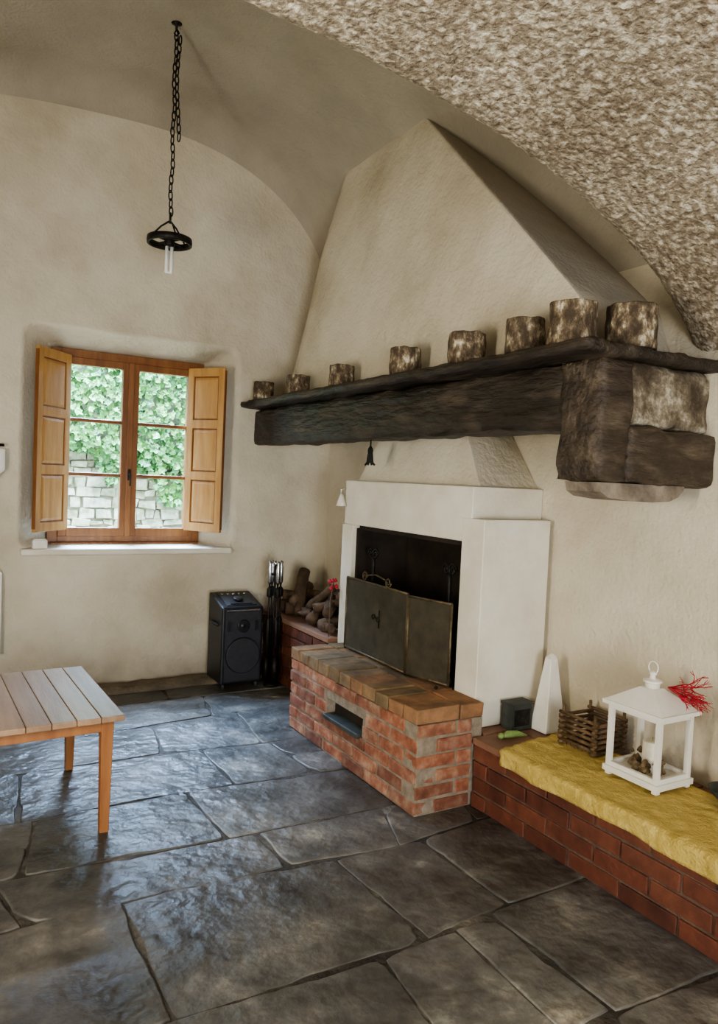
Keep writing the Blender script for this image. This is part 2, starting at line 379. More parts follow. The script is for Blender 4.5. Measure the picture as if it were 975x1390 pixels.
def shutter(name,hx,hy,fx,fy):
    g=G(name,['oak','frame','iron'],bevel=.004)
    d=Vector((fx-hx,fy-hy,0)); w=d.length; d.normalize(); n=Vector((-d.y,d.x,0))
    if n.y>0: n=-n
    g.T=Matrix(((d.x,n.x,0,hx),(d.y,n.y,0,hy),(0,0,1,0),(0,0,0,1)))
    z0,z1=1.07,2.255; s=.05; t=.024
    g.box((0,0,z0),(s,t,z1),'oak'); g.box((w-s,0,z0),(w,t,z1),'oak')
    ph=(z1-z0-4*.06)/3; z=z0
    for k in range(4):
        g.box((s,0,z),(w-s,t,z+.06),'oak')
        if k<3:
            a=z+.06; b=a+ph
            g.box((s,.007,a),(w-s,t-.008,b),'frame')
            for (ys_,ye) in ((t-.008,t-.001),(.007,.001)):
                e=.028; i=.010
                o=[(s+i,ys_,a+i),(w-s-i,ys_,a+i),(w-s-i,ys_,b-i),(s+i,ys_,b-i)]
                q=[(s+e,ye,a+e),(w-s-e,ye,a+e),(w-s-e,ye,b-e),(s+e,ye,b-e)]
                if ye<ys_: o=o[::-1]; q=q[::-1]
                g.hexa(o,q,'oak')
        z+=.06+ph
    g.tube([(-.004,0,z0+.12),(-.004,0,z0+.2)],.007,'iron'); g.tube([(-.004,0,z1-.2),(-.004,0,z1-.12)],.007,'iron')
    g.box((w,-.001,z0+.02),(w+.004,t+.001,z1-.02),'frame')
    g.done()
shutter('window_shutter',.79,5.355,.557,5.085)
shutter('window_shutter.001',1.635,5.355,1.815,5.085)
g=G('window_sill',['white'],bevel=.01); g.box((.50,5.13,.915),(1.92,5.36,.958),'white'); g.done()
g=G('white_box',['wpaint'],bevel=.005); g.box((.57,5.145,.959),(.66,5.205,1.015),'wpaint'); g.box((.575,5.15,1.015),(.655,5.20,1.022),'wpaint'); g.done()

# white curtain hanging on the window wall, left
g=G('white_curtain',['linen','iron'],smooth=True)
rows=[]
for j in range(41):
    z=1.60-j*1.30/40; row=[]
    xr=.395 if z>1.47 else (.34 if z>.87 else .395)
    if 1.42<z<=1.47: xr=.34+.055*(z-1.42)/.05
    if .83<z<=.87: xr=.395-.055*(z-.83)/.04
    for i in range(41):
        u=i/40; x=-.15+(xr+.15)*u
        row.append(g.v((x,5.12+.022*math.sin(u*34+z*.6)+.01*math.sin(z*5+u*3),z+.012*math.sin(u*17))))
    rows.append(row)
for j in range(40):
    for i in range(40): g.f([rows[j][i],rows[j+1][i],rows[j+1][i+1],rows[j][i+1]],'linen')
g.tube([(-.2,5.12,1.615),(.39,5.12,1.615)],.009,'iron'); g.tube([(-.17,5.12,1.615),(-.17,5.185,1.615)],.007,'iron'); g.tube([(.30,5.12,1.615),(.30,5.185,1.615)],.007,'iron')
g.done()

# ------------------------------------------------------------------ garden outside
g=G('ground_garden',['grass']); g.box((-6,5.70,-.3),(10,14,-.05),'grass'); g.done()
g=G('garden_wall',['ost','omort'],bevel=.012,bseg=1)
g.box((-3,8.44,-.1),(8,8.9,2.6),'omort')
random.seed(3)
z=-.05
while z<1.75:
    h=R(.06,.13); x=-1.5
    while x<6:
        w=R(.07,.26); g.box((x,8.36+R(0,.05),z+R(-.01,.01)),(x+w-.014,8.5,z+h-.014+R(-.012,.012)),'ost',.016); x+=w
    z+=h
g.done()
g=G('ivy',['leaf'])
for k in range(13000):
    x=R(-1.5,6); zt=R(1.10,2.95)
    if zt<1.66 and noise.noise(Vector((x*1.9,zt*1.2,4)))<(.44-(zt-1.10)*1.3): continue
    dep=.18+.16*noise.noise(Vector((x*1.3,zt*1.3,0)))
    c=Vector((x,8.32-R(0,1)*dep,zt)); s_=R(.026,.052)
    rot=Matrix.Rotation(R(0,6.28),3,'Y')@Matrix.Rotation(R(-.9,.5),3,'X')@Matrix.Rotation(R(-.6,.6),3,'Z')
    pts=[(0,0,-1.1),(.75,-.1,-.45),(.95,.1,.25),(.35,0,.35),(0,-.05,1.15),(-.35,0,.35),(-.95,.1,.25),(-.75,-.1,-.45)]
    vs=[g.v(c+(rot@Vector(p))*s_) for p in pts]; cc=g.v(c+rot@Vector((0,.15,0))*s_)
    for i in range(8): g.f([cc,vs[i],vs[(i+1)%8]],'leaf')
g.done()

# ------------------------------------------------------------------ fireplace
random.seed(11)
def brick_run(g,axis,fixed,depthdir,a0,a1,z0,bh,courses,m,bl=.235,mt=.012,dep=.10,corner=None,skip=None):
    for c in range(courses):
        z=z0+c*bh; s=a0
        if corner=='start' and c%2==1: s=a0+dep+mt*.5
        if corner=='alt' and c%2==0: s=a0+dep+mt*.5
        first=True
        while s<a1-.02:
            L=bl
            if first and c%2==0: L=bl*.5 if corner is None else bl
            first=False
            e=min(s+L,a1)
            if a1-e<.05: e=a1
            if skip and not(e<skip[0] or s>skip[1]) and not(z+bh<skip[2]+.01 or z>skip[3]-.01):
                if s<skip[0]-.04: parts=[(s,skip[0])]
                else: parts=[]
                if e>skip[1]+.04: parts.append((skip[1],e))
            else: parts=[(s,e)]
            for (p,q) in parts:
                off=R(-.004,.004)
                lo=[0,0,z+mt*.5]; hi=[0,0,z+bh-mt*.5]
                oa=1-axis
                lo[axis]=p+mt*.5; hi[axis]=q-mt*.5
                f0=fixed+off; f1=fixed+depthdir*dep
                lo[oa]=min(f0,f1); hi[oa]=max(f0,f1)
                g.box(lo,hi,m,.003)
            s=e
HX=1.885; HY0=2.635; HY1=3.97; HZ=.485
g=G('fireplace',['brick','hbrick','mortar','white','soot_shade','slate','plaster'],bevel=.006)
SL=(3.12,3.51,.205,.30)
c0=HX+.006
g.box((c0,HY0+.006,0),(2.26,SL[0],HZ-.07),'mortar'); g.box((c0,SL[1],0),(2.26,HY1-.01,HZ-.07),'mortar')
g.box((c0,SL[0],0),(2.26,SL[1],SL[2]),'mortar'); g.box((c0,SL[0],SL[3]),(2.26,SL[1],HZ-.07),'mortar'); g.box((2.15,SL[0],SL[2]),(2.26,SL[1],SL[3]),'soot_shade')
g.box((c0+.02,HY0+.02,HZ-.08),(2.27,HY1-.02,HZ-.010),'mortar')
bh=(HZ-.065)/6
brick_run(g,1,HX,1,HY0,HY1,0,bh,6,'brick',bl=.225,corner='start',skip=SL)
brick_run(g,0,HY0,1,HX,2.20,0,bh,6,'brick',bl=.225,corner='alt')
g.box((HX-.02,SL[0]+.01,SL[2]-.005),(HX+.2,SL[1]-.01,SL[2]+.015),'slate',.003)
g.box((HX+.06,SL[0]+.0,SL[2]),(HX+.07,SL[1],SL[3]),'soot_shade')  # dark sheet across the vent slot, its inner shade put into the colour
s=HY0-.004; 
while s<HY1-.02:
    e=min(s+.122,HY1); g.box((HX-.006,s+.005,HZ-.065),(HX+.232,e-.005,HZ+R(-.003,.003)),'hbrick',.003); s=e
s=HY0-.004
while s<HY1-.02:
    e=min(s+.24,HY1); g.box((HX+.24,s+.005,HZ-.065),(2.26,e-.005,HZ-.002+R(-.003,.002)),'hbrick',.003); s=e
FX=2.26; XE=XW-.002
g.box((FX,3.955,.36),(XE,4.085,1.22),'white')
g.box((FX,2.70,.336),(2.685,2.868,1.338),'white')
g.box((FX+.003,2.80,1.22),(XE,4.065,1.492),'white')
g.box((2.685,2.74,.336),(XE,2.868,1.30),'white')
g.box((2.66,2.868,.40),(XE-.003,3.955,1.22),'soot_shade'); g.box((FX+.05,2.868,1.19),(2.66,3.955,1.222),'soot_shade')
g.box((FX+.03,2.866,HZ-.01),(2.66,2.90,1.2),'soot_shade'); g.box((FX+.03,3.93,HZ-.01),(2.66,3.957,1.2),'soot_shade')
g.box((2.27,2.87,.1),(2.66,3.955,HZ-.004),'soot_shade')
g.hexa([(2.33,2.835,1.49),(XE,2.835,1.49),(XE,4.03,1.49),(2.33,4.03,1.49)],[(2.47,3.27,2.06),(XE,3.27,2.06),(XE,3.75,2.06),(2.47,3.75,2.06)],'plaster')
g.done()

# chimney hood above the mantel
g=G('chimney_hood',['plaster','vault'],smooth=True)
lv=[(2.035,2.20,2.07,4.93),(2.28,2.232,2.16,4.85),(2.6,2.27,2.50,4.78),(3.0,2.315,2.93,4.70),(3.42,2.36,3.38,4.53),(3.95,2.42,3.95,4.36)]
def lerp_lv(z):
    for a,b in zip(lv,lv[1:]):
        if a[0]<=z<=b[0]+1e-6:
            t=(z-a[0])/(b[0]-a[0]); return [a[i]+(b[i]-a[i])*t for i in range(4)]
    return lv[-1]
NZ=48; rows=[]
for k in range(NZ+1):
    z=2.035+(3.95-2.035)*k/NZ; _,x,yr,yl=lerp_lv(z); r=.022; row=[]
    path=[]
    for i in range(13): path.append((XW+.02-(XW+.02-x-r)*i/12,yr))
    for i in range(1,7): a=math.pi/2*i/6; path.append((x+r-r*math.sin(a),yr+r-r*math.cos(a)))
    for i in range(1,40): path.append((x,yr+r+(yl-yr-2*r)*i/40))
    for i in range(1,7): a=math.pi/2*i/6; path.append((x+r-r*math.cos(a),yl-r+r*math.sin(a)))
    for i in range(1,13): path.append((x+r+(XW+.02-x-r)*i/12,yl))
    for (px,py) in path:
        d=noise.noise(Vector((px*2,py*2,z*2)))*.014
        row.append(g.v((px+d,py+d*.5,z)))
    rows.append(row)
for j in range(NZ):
    for i in range(len(rows[0])-1): g.f([rows[j][i],rows[j][i+1],rows[j+1][i+1],rows[j+1][i]],'vault' if i<15 else 'plaster')  # near side face takes the darker vault plaster, shade put into its colour
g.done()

# mantel beam
g=G('mantel_beam',['beam','beamx','peel','rock'])
g.rbox((2.08,2.04,1.725),(2.27,YB+.05,1.985),'beam',.035,.012,6)
g.rbox((2.075,1.87,1.53),(2.25,2.085,1.985),'beamx',.03,.013,8)
g.rbox((2.20,1.895,1.745),(XW+.03,2.08,1.99),'peel',.03,.014,9)
g.rbox((2.22,1.855,1.53),(XW+.03,2.085,1.745),'beamx',.03,.014,8)
g.rbox((1.955,1.83,1.985),(2.30,YB+.03,2.035),'beam',.03,.009,7)
g.rbox((2.25,1.83,1.988),(XW+.03,2.12,2.035),'beam',.03,.010,7)
cy0,cy1=1.90,2.07
prof=[(2.12,1.53),(2.13,1.495),(2.17,1.475),(2.28,1.465),(2.42,1.462),(2.52,1.468),(2.57,1.485),(2.60,1.51),(2.61,1.53)]
a=[g.v((x,cy0,z)) for x,z in prof]; b=[g.v((x,cy1,z)) for x,z in prof]
g.f(a,'rock'); g.f(b[::-1],'rock')
for i in range(len(prof)): g.f([a[i],b[i],b[(i+1)%len(prof)],a[(i+1)%len(prof)]],'rock',False)
g.done()

# bark pots
pots=[(2.08,5.03,.074,.135),(2.08,4.45,.080,.125),(2.08,3.85,.076,.125),(2.08,3.17,.082,.135),(2.085,2.68,.086,.140),(2.085,2.30,.082,.140),(2.09,2.05,.094,.160),(2.30,1.95,.096,.165)]
for i,(x,y,r,h) in enumerate(pots):
    g=G('bark_pot' if i==0 else 'bark_pot.%03d'%i,['bark'],smooth=False)
    z=2.039
    prof=[(r*.98,0)]+[(r*(1.0-.03*k/8+.012*math.sin(k*1.7+i)),h*k/8) for k in range(1,8)]+[(r*.965,h-.004),(r*.95,h),(r*.86,h-.002),(r*.84,h*.4),(.001,h*.38)]
    g.lathe((x,y,z),prof,'bark',36,jit=.08)
    g.done()

# ------------------------------------------------------------------ bench + cloth
random.seed(5)
g=G('brick_bench',['dbrick','dmortar','terra'],bevel=.004)
g.box((2.213,-.6,0),(XE,2.63,.30),'dmortar')
brick_run(g,1,2.205,1,-.6,2.63,0,.30/4,4,'dbrick',bl=.25,dep=.05,mt=.010)
y=-.6
while y<2.6:
    e=min(y+.30,2.63)
    for (a,b) in ((2.195,2.455),(2.46,XE)): g.box((a,y+.004,.298),(b,e-.003,.330+R(-.002,.002)),'terra')
    y=e
g.box((2.27,2.63,.0),(XE,2.86,.334),'terra')
g.done()
g=G('yellow_cloth',['cloth'],smooth=True)
rows=[]; U=[i/60*.60 for i in range(61)]
NYc=190
for j in range(NYc+1):
    y=2.40-j*(2.40+.3)/NYc; row=[]
    w=noise.noise(Vector((y*2.5,0,0)))*.02
    flap=.062+w
    for s in U:
        s2=s*( (.44+flap)/.60)
        nzv=noise.noise(Vector((s*7,y*5,2)))*.008+noise.noise(Vector((s*19,y*15,5)))*.003
        if s2<flap: x=2.174-.008*math.sin(y*21)*(1-s2/flap); z=.342-(flap-s2)
        elif s2<flap+.02:
            a=(s2-flap)/.02; x=2.174+.022*a; z=.342+.004*math.sin(a*1.57)
        else: x=2.196+(s2-flap-.02); z=.346
        row.append(g.v((x,y+s*.12-noise.noise(Vector((s*8,1,1)))*.02*(j<20)+ (0 if j else noise.noise(Vector((s*30,0,0)))*.012),z+abs(nzv))))
    rows.append(row)
for j in range(NYc):
    for i in range(60): g.f([rows[j][i],rows[j+1][i],rows[j+1][i+1],rows[j][i+1]],'cloth')
o=g.done(); sm=o.modifiers.new('s','SOLIDIFY'); sm.thickness=.006; sm.offset=1

# lantern
g=G('lantern',['wpaint','glass','wax','cork'],bevel=.003)
lx0,lx1,ly0,ly1=2.385,2.585,1.775,2.02; lz=.360
cx,cy=(lx0+lx1)/2,(ly0+ly1)/2
for fx in (lx0,lx1-.022):
    for fy in (ly0,ly1-.022): g.box((fx,fy,lz-.002),(fx+.022,fy+.022,lz+.012),'wpaint')
g.box((lx0-.008,ly0-.008,lz+.012),(lx1+.008,ly1+.008,lz+.035),'wpaint')
bz,tz=lz+.035,lz+.285
for fx in (lx0,lx1-.02):
    for fy in (ly0,ly1-.02): g.box((fx,fy,bz),(fx+.02,fy+.02,tz),'wpaint')
for z in (bz,tz-.018):
    for fy in (ly0+.002,ly1-.018): g.box((lx0+.02,fy,z),(lx1-.02,fy+.016,z+.018),'wpaint')
    for fx in (lx0+.002,lx1-.018): g.box((fx,ly0+.02,z),(fx+.016,ly1-.02,z+.018),'wpaint')
g.box((lx0-.018,ly0-.018,tz),(lx1+.018,ly1+.018,tz+.016),'wpaint')
g.quad([(lx0+.009,ly1-.02,bz),(lx0+.009,ly0+.02,bz),(lx0+.009,ly0+.02,tz),(lx0+.009,ly1-.02,tz)],'glass')
g.quad([(lx0+.02,ly0+.009,bz),(lx1-.02,ly0+.009,bz),(lx1-.02,ly0+.009,tz),(lx0+.02,ly0+.009,tz)],'glass')
g.hexa([(lx0-.012,ly0-.012,tz+.016),(lx1+.012,ly0-.012,tz+.016),(lx1+.012,ly1+.012,tz+.016),(lx0-.012,ly1+.012,tz+.016)],
       [(cx-.032,cy-.032,tz+.085),(cx+.032,cy-.032,tz+.085),(cx+.032,cy+.032,tz+.085),(cx-.032,cy+.032,tz+.085)],'wpaint')
g.lathe((cx,cy,tz+.085),[(.028,0),(.028,.018),(.036,.022),(.036,.030),(.012,.036),(.010,.048),(.015,.055),(.010,.064),(.001,.067)],'wpaint',18)
g.tube([(cx,cy+.022*math.cos(t),tz+.165+.024*math.sin(t)) for t in [k*math.pi/8 for k in range(16)]],.003,'wpaint',6,closed=True)
g.lathe((cx+.01,cy-.01,bz),[(.036,0),(.037,.12),(.03,.124),(.006,.121),(.001,.121)],'wax',24)
g.tube([(cx+.01,cy-.01,bz+.12),(cx+.01,cy-.01,bz+.137)],.0015,'cork',6)
random.seed(9)
for k in range(34):
    a=R(0,6.28); rr=R(.048,.072); g.blob((cx+rr*math.cos(a),cy+rr*math.sin(a),bz+R(.006,.06)),R(.010,.018),'cork',.5,1)
g.done()
g=G('red_coral_branch',['red'],smooth=True)
def br(p,d,l,r,n):
    q=p+d*l; g.tube([p,(p+q)/2+Vector((R(-1,1),R(-1,1),R(-1,1)))*l*.08,q],[r,r*.9,r*.75],'red',5)
    if n<=0: return
    for _ in range(random.choice((2,3,3))):
        dd=(d+Vector((R(-.8,.8),R(-.8,.8),R(-.6,.6)))).normalized(); br(q,dd,l*R(.65,.9),r*.72,n-1)
base=Vector((cx+.03,cy-.05,tz+.095))
for d in ((.9,-.6,-.15),(.7,-.9,.15),(.2,-1,-.1),(.95,-.2,.1),(-.4,-.6,.1),(.6,-.6,-.5),(.3,-.9,-.5),(.9,-.3,-.45)):
    br(base,Vector(d).normalized(),.055,.0036,3)
g.done()
g=G('twig_basket',['twig','cork'],smooth=True)
bx0,bx1,by0,by1=2.475,2.655,2.16,2.35; z=.366
for k in range(6):
    for y in (by0,by1): g.tube([(bx0-.015,y+R(-.003,.003),z+k*.024),(bx1+.015,y+R(-.003,.003),z+k*.024+R(-.003,.003))],.008,'twig',7)
    for x in (bx0,bx1): g.tube([(x,by0-.015,z+.012+k*.024),(x,by1+.015,z+.012+k*.024)],.008,'twig',7)
for x in (bx0,bx1):
    for y in (by0,by1): g.tube([(x,y,.358),(x+R(-.01,.01),y,z+.165)],.007,'twig',7)
for k in range(8): g.tube([(bx0,by0+.02+k*.022,z),(bx1,by0+.02+k*.022,z)],.006,'twig',6)
g.done()
g=G('white_obelisk',['wpaint'],bevel=.004)
x,y=2.60,2.56
g.hexa([(x-.065,y-.055,.333),(x+.065,y-.055,.333),(x+.065,y+.055,.333),(x-.065,y+.055,.333)],[(x-.022,y-.02,.685),(x+.022,y-.02,.685),(x+.022,y+.02,.685),(x-.022,y+.02,.685)],'wpaint')
g.hexa([(x-.022,y-.02,.685),(x+.022,y-.02,.685),(x+.022,y+.02,.685),(x-.022,y+.02,.685)],[(x-.004,y-.004,.705),(x+.004,y-.004,.705),(x+.004,y+.004,.705),(x-.004,y+.004,.705)],'wpaint')
g.done()
g=G('slate_box',['slate','iron'],bevel=.003)
g.T=Matrix.Translation((2.47,2.60,.334))
g.box((-.065,0,0),(.065,.075,.118),'slate'); g.box((-.070,-.004,.118),(.070,.079,.132),'slate'); g.box((-.05,-.003,.02),(.05,.001,.10),'iron'); g.done()
g=G('green_ceramic_leaf',['green'],smooth=True)
g.tube([(2.29,2.54,.345),(2.33,2.54,.352),(2.38,2.53,.352),(2.42,2.51,.345)],[.006,.018,.016,.004],'green',10); g.blob((2.29,2.54,.35),.015,'green',.1); g.done()
g=G('dark_bowl',['slate'],smooth=True)
g.lathe((2.58,1.60,.360),[(.035,0),(.04,.008),(.075,.04),(.082,.055),(.076,.054),(.05,.02),(.001,.012)],'slate',28); g.done()

# ------------------------------------------------------------------ fire screen
g=G('fire_screen',['iron','mesh','bronze'],smooth=False)
def panel(p,q,z0,z1):
    p=Vector((p[0],p[1],0));q=Vector((q[0],q[1],0)); u=Vector((0,0,1)); r=.007
    for (a,b) in (((p,z0),(q,z0)),((q,z0),(q,z1)),((q,z1),(p,z1)),((p,z1),(p,z0))):
        g.tube([a[0]+u*a[1],b[0]+u*b[1]],r,'bronze',8)
    d=(q-p).normalized(); n=Vector((-d.y,d.x,0))*.0015
    b=[p+u*z0,q+u*z0,q+u*z1,p+u*z1]
    g.hexa([v+n for v in b],[v-n for v in b],'mesh')
def scroll(c,d,r,sgn,turn=1.6,rad=.0042,m='iron'):
    c=Vector(c); d=Vector(d).normalized(); pts=[]
    for k in range(26):
        t=k/25; a=sgn*(math.pi*2*turn*t); rr=r*(1-.8*t); pts.append(c+d*math.cos(a)*rr+Vector((0,0,1))*math.sin(a)*rr)
    g.tube(pts,rad,m,6)
z0,z1=.50,.915
panel((2.165,3.82),(2.165,3.17),z0,z1); panel((2.165,3.16),(2.235,2.885),z0,z1-.01)
d=(0,-1,0)
for (y,s_) in ((3.62,1),(3.37,-1)): scroll((2.166,y,z1+.03),d,.030,s_,m='bronze')
g.tube([(2.166,3.60,z1+.04),(2.166,3.50,z1+.055),(2.166,3.40,z1+.04)],.0042,'bronze',6)
for (y,s_) in ((3.50,1),(3.455,-1)): scroll((2.160,y,.73),d,.022,s_,1.1,.0028)
g.tube([(2.160,3.44,.68),(2.160,3.44,.78)],.0028,'iron',6)
for y in (3.81,3.17,2.89): g.tube([(2.16,y,.489),(2.17,y,.50)],.008,'iron',6)
g.done()
g=G('andiron',['iron'],smooth=True)
for y in (3.0,3.75):
    g.tube([(2.30,y,.49),(2.30,y,1.0),(2.30,y,1.04)],.010,'iron'); scroll((2.30,y-.02,1.06),(0,-1,0),.035,1,1.5,.006); scroll((2.30,y+.03,1.06),(0,1,0),.03,1,1.5,.006)
    g.tube([(2.30,y-.06,.488),(2.30,y,.54),(2.30,y+.06,.488)],.009,'iron'); g.tube([(2.30,y,.53),(2.62,y,.53),(2.62,y,.488)],.010,'iron')
g.done()
g=G('hanging_trivet',['iron'],smooth=True)
hx,hy=2.14,3.58
g.tube([(hx,hy,1.73),(hx,hy,1.68)],.004,'iron',6)
for a in (-.05,-.02,.02,.05): g.tube([(hx,hy,1.69),(hx,hy+a*.4,1.64),(hx,hy+a*.55,1.60),(hx,hy+a,1.585)],.006,'iron',6)
g.tube([(hx,hy+.02*math.cos(t),1.665+.02*math.sin(t)) for t in [k*math.pi/8 for k in range(16)]],.005,'iron',6,closed=True)
g.done()
g=G('hanging_white_cloth',['wpaint'],smooth=True)
g.lathe((2.225,4.05,1.33),[(.032,0),(.026,.02),(.016,.05),(.010,.07),(.001,.075)],'wpaint',18,jit=.3)
g.tube([(2.225,4.05,1.40),(2.225,4.06,1.43),(2.27,4.07,1.44)],.004,'wpaint',6); g.done()

# log ledge and firewood in the corner
random.seed(14)
g=G('brick_ledge',['dbrick','dmortar','terra'],bevel=.004)
g.box((2.215,4.09,0),(XE,YB-.005,.45),'dmortar'); brick_run(g,1,2.205,1,4.09,YB-.005,0,.075,6,'dbrick',dep=.05)
g.box((2.195,4.09,.45),(XE,YB-.005,.485),'terra'); g.done()
g=G('firewood_pile',['log','pile'],smooth=True)
def log(p,q,r):
    p=Vector(p);q=Vector(q); n=6; g.tube([p.lerp(q,k/n)+Vector((R(-1,1),R(-1,1),R(-1,1)))*r*.16 for k in range(n+1)],[r*R(.82,1.12) for _ in range(n+1)],'log',9)
log((2.24,5.02,.542),(2.66,4.86,.542),.05); log((2.24,4.86,.537),(2.66,4.66,.537),.045); log((2.26,4.95,.62),(2.66,4.80,.625),.045)
log((2.26,4.66,.54),(2.40,4.90,.80),.042); log((2.24,4.72,.62),(2.5,5.02,.67),.04); log((2.3,4.46,.63),(2.62,4.62,.69),.04)
log((2.24,4.44,.537),(2.52,4.66,.58),.045); log((2.23,4.28,.535),(2.62,4.30,.56),.042); log((2.25,4.22,.62),(2.45,4.52,.66),.038)
log((2.23,4.38,.62),(2.55,4.28,.70),.032); log((2.28,4.56,.60),(2.36,4.36,.76),.030)
for (x,y,z,r) in ((2.45,4.37,.70,.06),(2.26,4.20,.53,.045),(2.26,4.56,.56,.05),(2.45,4.23,.64,.06)):
    g.blob((x,y,z),(r*.7,r*1.5,r*.7),'pile',1.1)
g.done()
g=G('red_dried_flower',['red','twig'],smooth=True)
g.tube([(2.215,4.12,.487),(2.215,4.12,.72),(2.235,4.12,.84)],.004,'twig',6)
for k in range(7): g.blob((2.235+R(-.02,.02),4.12+R(-.02,.02),.84+R(-.05,.05)),.014,'red',.3,1)
g.done()

# ------------------------------------------------------------------ speaker
g=G('party_speaker',['black','dgrey','chrome'],bevel=.012,bseg=3)
x0,x1,ya,yb=1.745,2.05,4.80,5.09; H=.645
b=[(x0,ya,.037),(x1,ya,.037),(x1,yb,.037),(x0,yb,.037)]
m1=[(x0,ya,H-.07),(x1,ya,H-.07),(x1,yb,H),(x0,yb,H)]
g.hexa(b,m1,'black')
for (fx,fy) in ((x0+.03,ya+.03),(x1-.03,ya+.03)): g.lathe((fx,fy,.0),[(.016,0),(.016,.04)],'dgrey',12)
g.done()
sp=D.objects['party_speaker']; 
g=G('speaker_front',['black','dgrey','chrome'],smooth=False)
xc=(x0+x1)/2
g.box((x0+.022,ya-.008,.06),(x1-.022,ya+.004,H-.10),'dgrey')
g.lathe((xc,ya-.008,.24),[(.125,0),(.125,.010),(.118,.016),(.108,.010),(.085,-.004),(.045,-.012),(.04,.002),(.02,.008),(.001,.009)],'black',40,ax=(0,-1,0))
g.lathe((xc,ya-.022,.24),[(.121,0),(.123,.003),(.119,.004)],'dgrey',40,ax=(0,-1,0))
g.lathe((xc,ya-.008,.445),[(.046,0),(.046,.008),(.040,.010),(.02,.002),(.012,.008),(.001,.010)],'black',28,ax=(0,-1,0))
for xx in (xc-.10,xc+.10): g.box((xx-.012,ya-.012,.41),(xx+.012,ya-.004,.48),'black')
g.box((x0+.03,ya-.010,H-.095),(x1-.03,ya+.0,H-.085),'chrome')
sl=math.atan2(.07,yb-ya)
g.T=Matrix.Translation((xc,ya,H-.07))@Matrix.Rotation(sl,4,'X')
g.box((-.11,.03,0),(.11,.27,.006),'dgrey'); g.lathe((0,.12,.006),[(.035,0),(.035,.014),(.03,.018),(.001,.018)],'black',24)
for k in range(5): g.lathe((-.085+.0425*k,.22,.006),[(.010,0),(.010,.006),(.001,.007)],'chrome',14)
g.box((-.08,.04,.006),(.08,.06,.012),'black')
g.T=None
for s_ in (-1,): 
    xx=xc+s_*.149; g.tube([(xx,ya+.08,.44),(xx+s_*.018,ya+.09,.45),(xx+s_*.018,yb-.09,.45),(xx,yb-.08,.44)],.010,'dgrey',8)
o=g.done(); o.parent=sp

# fireplace tools
g=G('fireplace_tool_set',['iron','chrome'],smooth=True)
tx,ty=2.128,4.80
g.lathe((tx,ty,.003),[(.058,0),(.058,.012),(.050,.022),(.012,.028),(.001,.028)],'iron',28)
g.tube([(tx,ty,.02),(tx,ty,.86)],.008,'iron')
g.tube([(tx-.045,ty,.80),(tx+.045,ty,.80)],.006,'iron'); g.tube([(tx,ty-.05,.80),(tx,ty+.05,.80)],.006,'iron')
g.lathe((tx,ty,.86),[(.010,0),(.018,.015),(.012,.03),(.001,.04)],'chrome',16)
for k,(dx,dy) in enumerate(((-.045,-.01),(.045,.0),(.0,-.05),(0,.05))):
    px,py=tx+dx,ty+dy
    g.tube([(px,py,.82),(px,py,.10)],.007,'iron'); g.lathe((px,py,.73),[(.008,0),(.016,.02),(.016,.12),(.010,.14),(.015,.16),(.001,.17)],'chrome',14)
    g.lathe((px,py,.64),[(.014,0),(.018,.01),(.018,.06),(.010,.07)],'iron',12)
    g.lathe((px,py,.28),[(.010,0),(.018,.01),(.018,.20),(.010,.22)],'iron',12)
g.box((tx-.06,ty-.018,.06),(tx-.030,ty,.20),'iron'); g.tube([(tx,ty-.05,.06),(tx,ty-.05,.22)],[.034,.020],'iron'); g.tube([(tx+.045,ty,.10),(tx+.045,ty-.03,.07)],.005,'iron')
g.box((tx-.045,ty+.045,.05),(tx+.03,ty+.055,.14),'iron')
g.done()

# ------------------------------------------------------------------ table
g=G('low_wooden_table',['table','tabletop','gap'],bevel=.003)
g.T=Matrix.Translation((.70,3.02,0))@Matrix.Rotation(math.radians(2),4,'Z')
W,Dp,TH=.84,.84,.50
n=9; sw=W/n
for k in range(n): g.box((-W+k*sw+.0012,0,TH-.024),(-W+(k+1)*sw-.0012,Dp,TH),'tabletop')
g.box((-W+.02,.02,TH-.03),(-.02,Dp-.02,TH-.022),'gap')
g.box((-W+.035,.045,TH-.075),(-.035,.068,TH-.025),'table'); g.box((-W+.035,Dp-.068,TH-.075),(-.035,Dp-.045,TH-.025),'table')
g.box((-.068,.045,TH-.075),(-.045,Dp-.045,TH-.025),'table'); g.box((-W+.045,.045,TH-.075),(-W+.068,Dp-.045,TH-.025),'table')
for lx in (-W+.035,-.085):
    for ly in (.035,Dp-.085):
        g.hexa([(lx+.006,ly+.006,0.003),(lx+.042,ly+.006,0.003),(lx+.042,ly+.042,0.003),(lx+.006,ly+.042,0.003)],[(lx,ly,TH-.025),(lx+.05,ly,TH-.025),(lx+.05,ly+.05,TH-.025),(lx,ly+.05,TH-.025)],'table')
g.done()

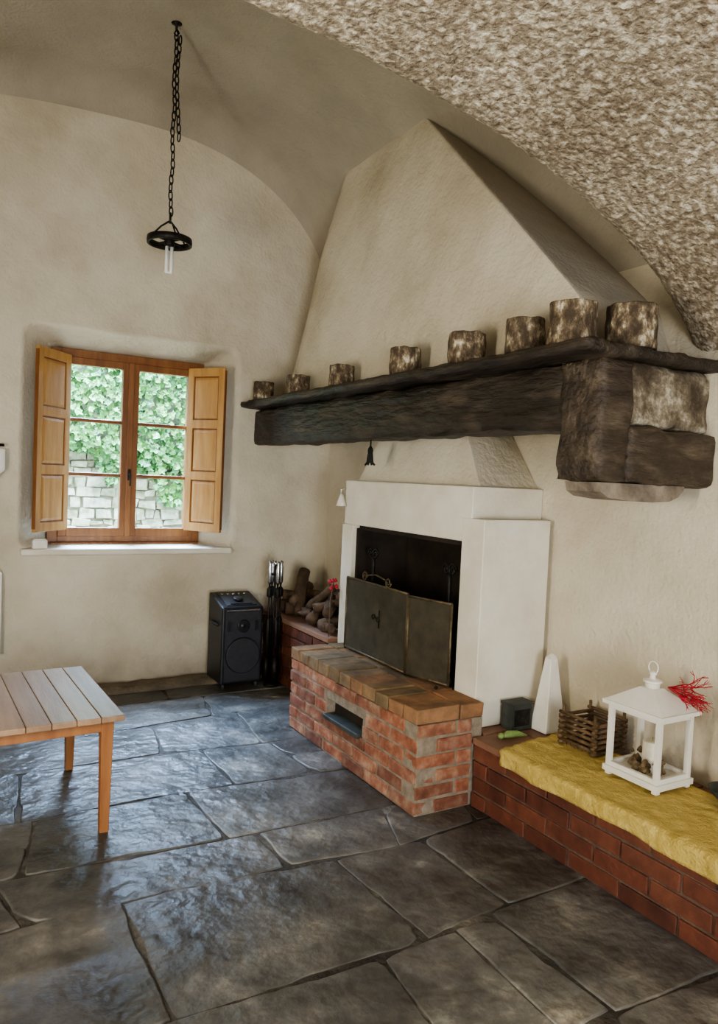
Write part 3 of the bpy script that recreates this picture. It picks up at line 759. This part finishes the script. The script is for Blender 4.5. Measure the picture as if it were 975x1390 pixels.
# ------------------------------------------------------------------ hanging lamp
g=G('hanging_chain_lamp',['iron','tube'],smooth=True)
px,py=1.145,4.24; top=3.985
def link(c,rot,l=.028,w=.012,r=.0036):
    pts=[]
    for k in range(14):
        a=2*math.pi*k/14; q=Vector((math.cos(a)*w,0,math.sin(a)*l)); pts.append(Vector(c)+Matrix.Rotation(rot,3,'Z')@q)
    g.tube(pts,r,'iron',6,closed=True)
g.lathe((px,py,top+.03),[(.03,0),(.03,-.012),(.008,-.02),(.006,-.05)],'iron',16)
g.tube([(px,py,top-.01),(px+.015,py,top-.03),(px,py,top-.05),(px-.012,py,top-.035)],.005,'iron',6)
z=top-.05; k=0
while z>2.95:
    sway=.004*math.sin(k*.9)
    link((px+sway,py,z),(k%2)*math.pi/2+.4); 
    if z>3.40: link((px+.026-.012*math.sin(k*.35),py+.01,z-.012),((k+1)%2)*math.pi/2+.4)
    z-=.044; k+=1
zr=2.80
g.tube([(px,py,2.96),(px,py,2.90)],.007,'iron')
for a in (0.5,2.6,4.7):
    g.tube([(px,py,2.915),(px+.05*math.cos(a),py+.05*math.sin(a),2.885),(px+.115*math.cos(a),py+.115*math.sin(a),zr+.02)],.005,'iron',6)
N_=48; pr=[(.112,-.018),(.124,-.018),(.126,0),(.124,.018),(.112,.018)]
rg=[]
for k in range(N_):
    a=2*math.pi*k/N_; rg.append([g.v((px+r*math.cos(a),py+r*math.sin(a),zr+h)) for r,h in pr])
for k in range(N_):
    for i in range(5): g.f([rg[k][i],rg[(k+1)%N_][i],rg[(k+1)%N_][(i+1)%5],rg[k][(i+1)%5]],'iron',False)
for a in (.5,2.07): g.tube([(px-.115*math.cos(a),py-.115*math.sin(a),zr),(px+.115*math.cos(a),py+.115*math.sin(a),zr)],.006,'iron',6)
g.lathe((px,py,zr-.03),[(.026,0),(.03,.01),(.03,.05),(.018,.065),(.006,.07)],'iron',18)
for dx in (-.014,.014):
    g.tube([(px+dx,py,zr-.03),(px+dx,py,zr-.17),(px+dx,py,zr-.18)],[.0095,.0095,.005],'tube',10)
g.tube([(px-.014,py,zr-.165),(px,py,zr-.175),(px+.014,py,zr-.165)],.007,'tube',8)
g.done()

# ------------------------------------------------------------------ lights
w=D.worlds.new('World'); SC.world=w; w.use_nodes=True
bg=w.node_tree.nodes['Background']; bg.inputs[0].default_value=(.55,.73,1,1); bg.inputs[1].default_value=8.5
def area(name,loc,target,sx,sy,e,col):
    l=D.lights.new(name,'AREA'); l.shape='RECTANGLE'; l.size=sx; l.size_y=sy; l.energy=e; l.color=col
    o=D.objects.new(name,l); SC.collection.objects.link(o); o.location=loc
    o.rotation_euler=(Vector(target)-Vector(loc)).to_track_quat('-Z','Y').to_euler(); return o
s=D.lights.new('sun','SUN'); s.energy=7.5; s.angle=math.radians(2); s.color=(1,.97,.9)
so=D.objects.new('sun',s); SC.collection.objects.link(so); so.rotation_euler=(Vector((-.25,.55,-1))).to_track_quat('-Z','Y').to_euler()
area('skylight_window',(.9,7.2,4.2),(1.25,4.4,.7),2.6,1.6,3000,(.46,.67,1))
area('doorway_daylight',(-.1,-2.15,.95),(1.9,4,1.05),1.1,1.3,92,(1,.92,.77))
area('side_fill_light',(-1.12,1.65,1.35),(2.3,3.6,2.1),.6,.8,68,(1,.94,.81))  # added fill light in front of the solid left wall, no window there

# ------------------------------------------------------------------ camera
th=math.radians(30.2); p=math.radians(2.52); r=math.radians(2.58)
f=Vector((math.sin(th)*math.cos(p),math.cos(th)*math.cos(p),-math.sin(p)))
r0=Vector((math.cos(th),-math.sin(th),0)); u0=r0.cross(f)
cr=r0*math.cos(r)+u0*math.sin(r); cu=-r0*math.sin(r)+u0*math.cos(r)
cam=D.cameras.new('camera'); co=D.objects.new('camera',cam); SC.collection.objects.link(co)
co.matrix_world=Matrix(((cr.x,cu.x,-f.x,0),(cr.y,cu.y,-f.y,0),(cr.z,cu.z,-f.z,1.5),(0,0,0,1)))
cam.sensor_fit='VERTICAL'; cam.sensor_height=36; cam.lens=36*1000/1390; cam.clip_start=.02
SC.camera=co
try: SC.view_settings.look='AgX - Medium High Contrast'
except Exception as ex: print(ex)
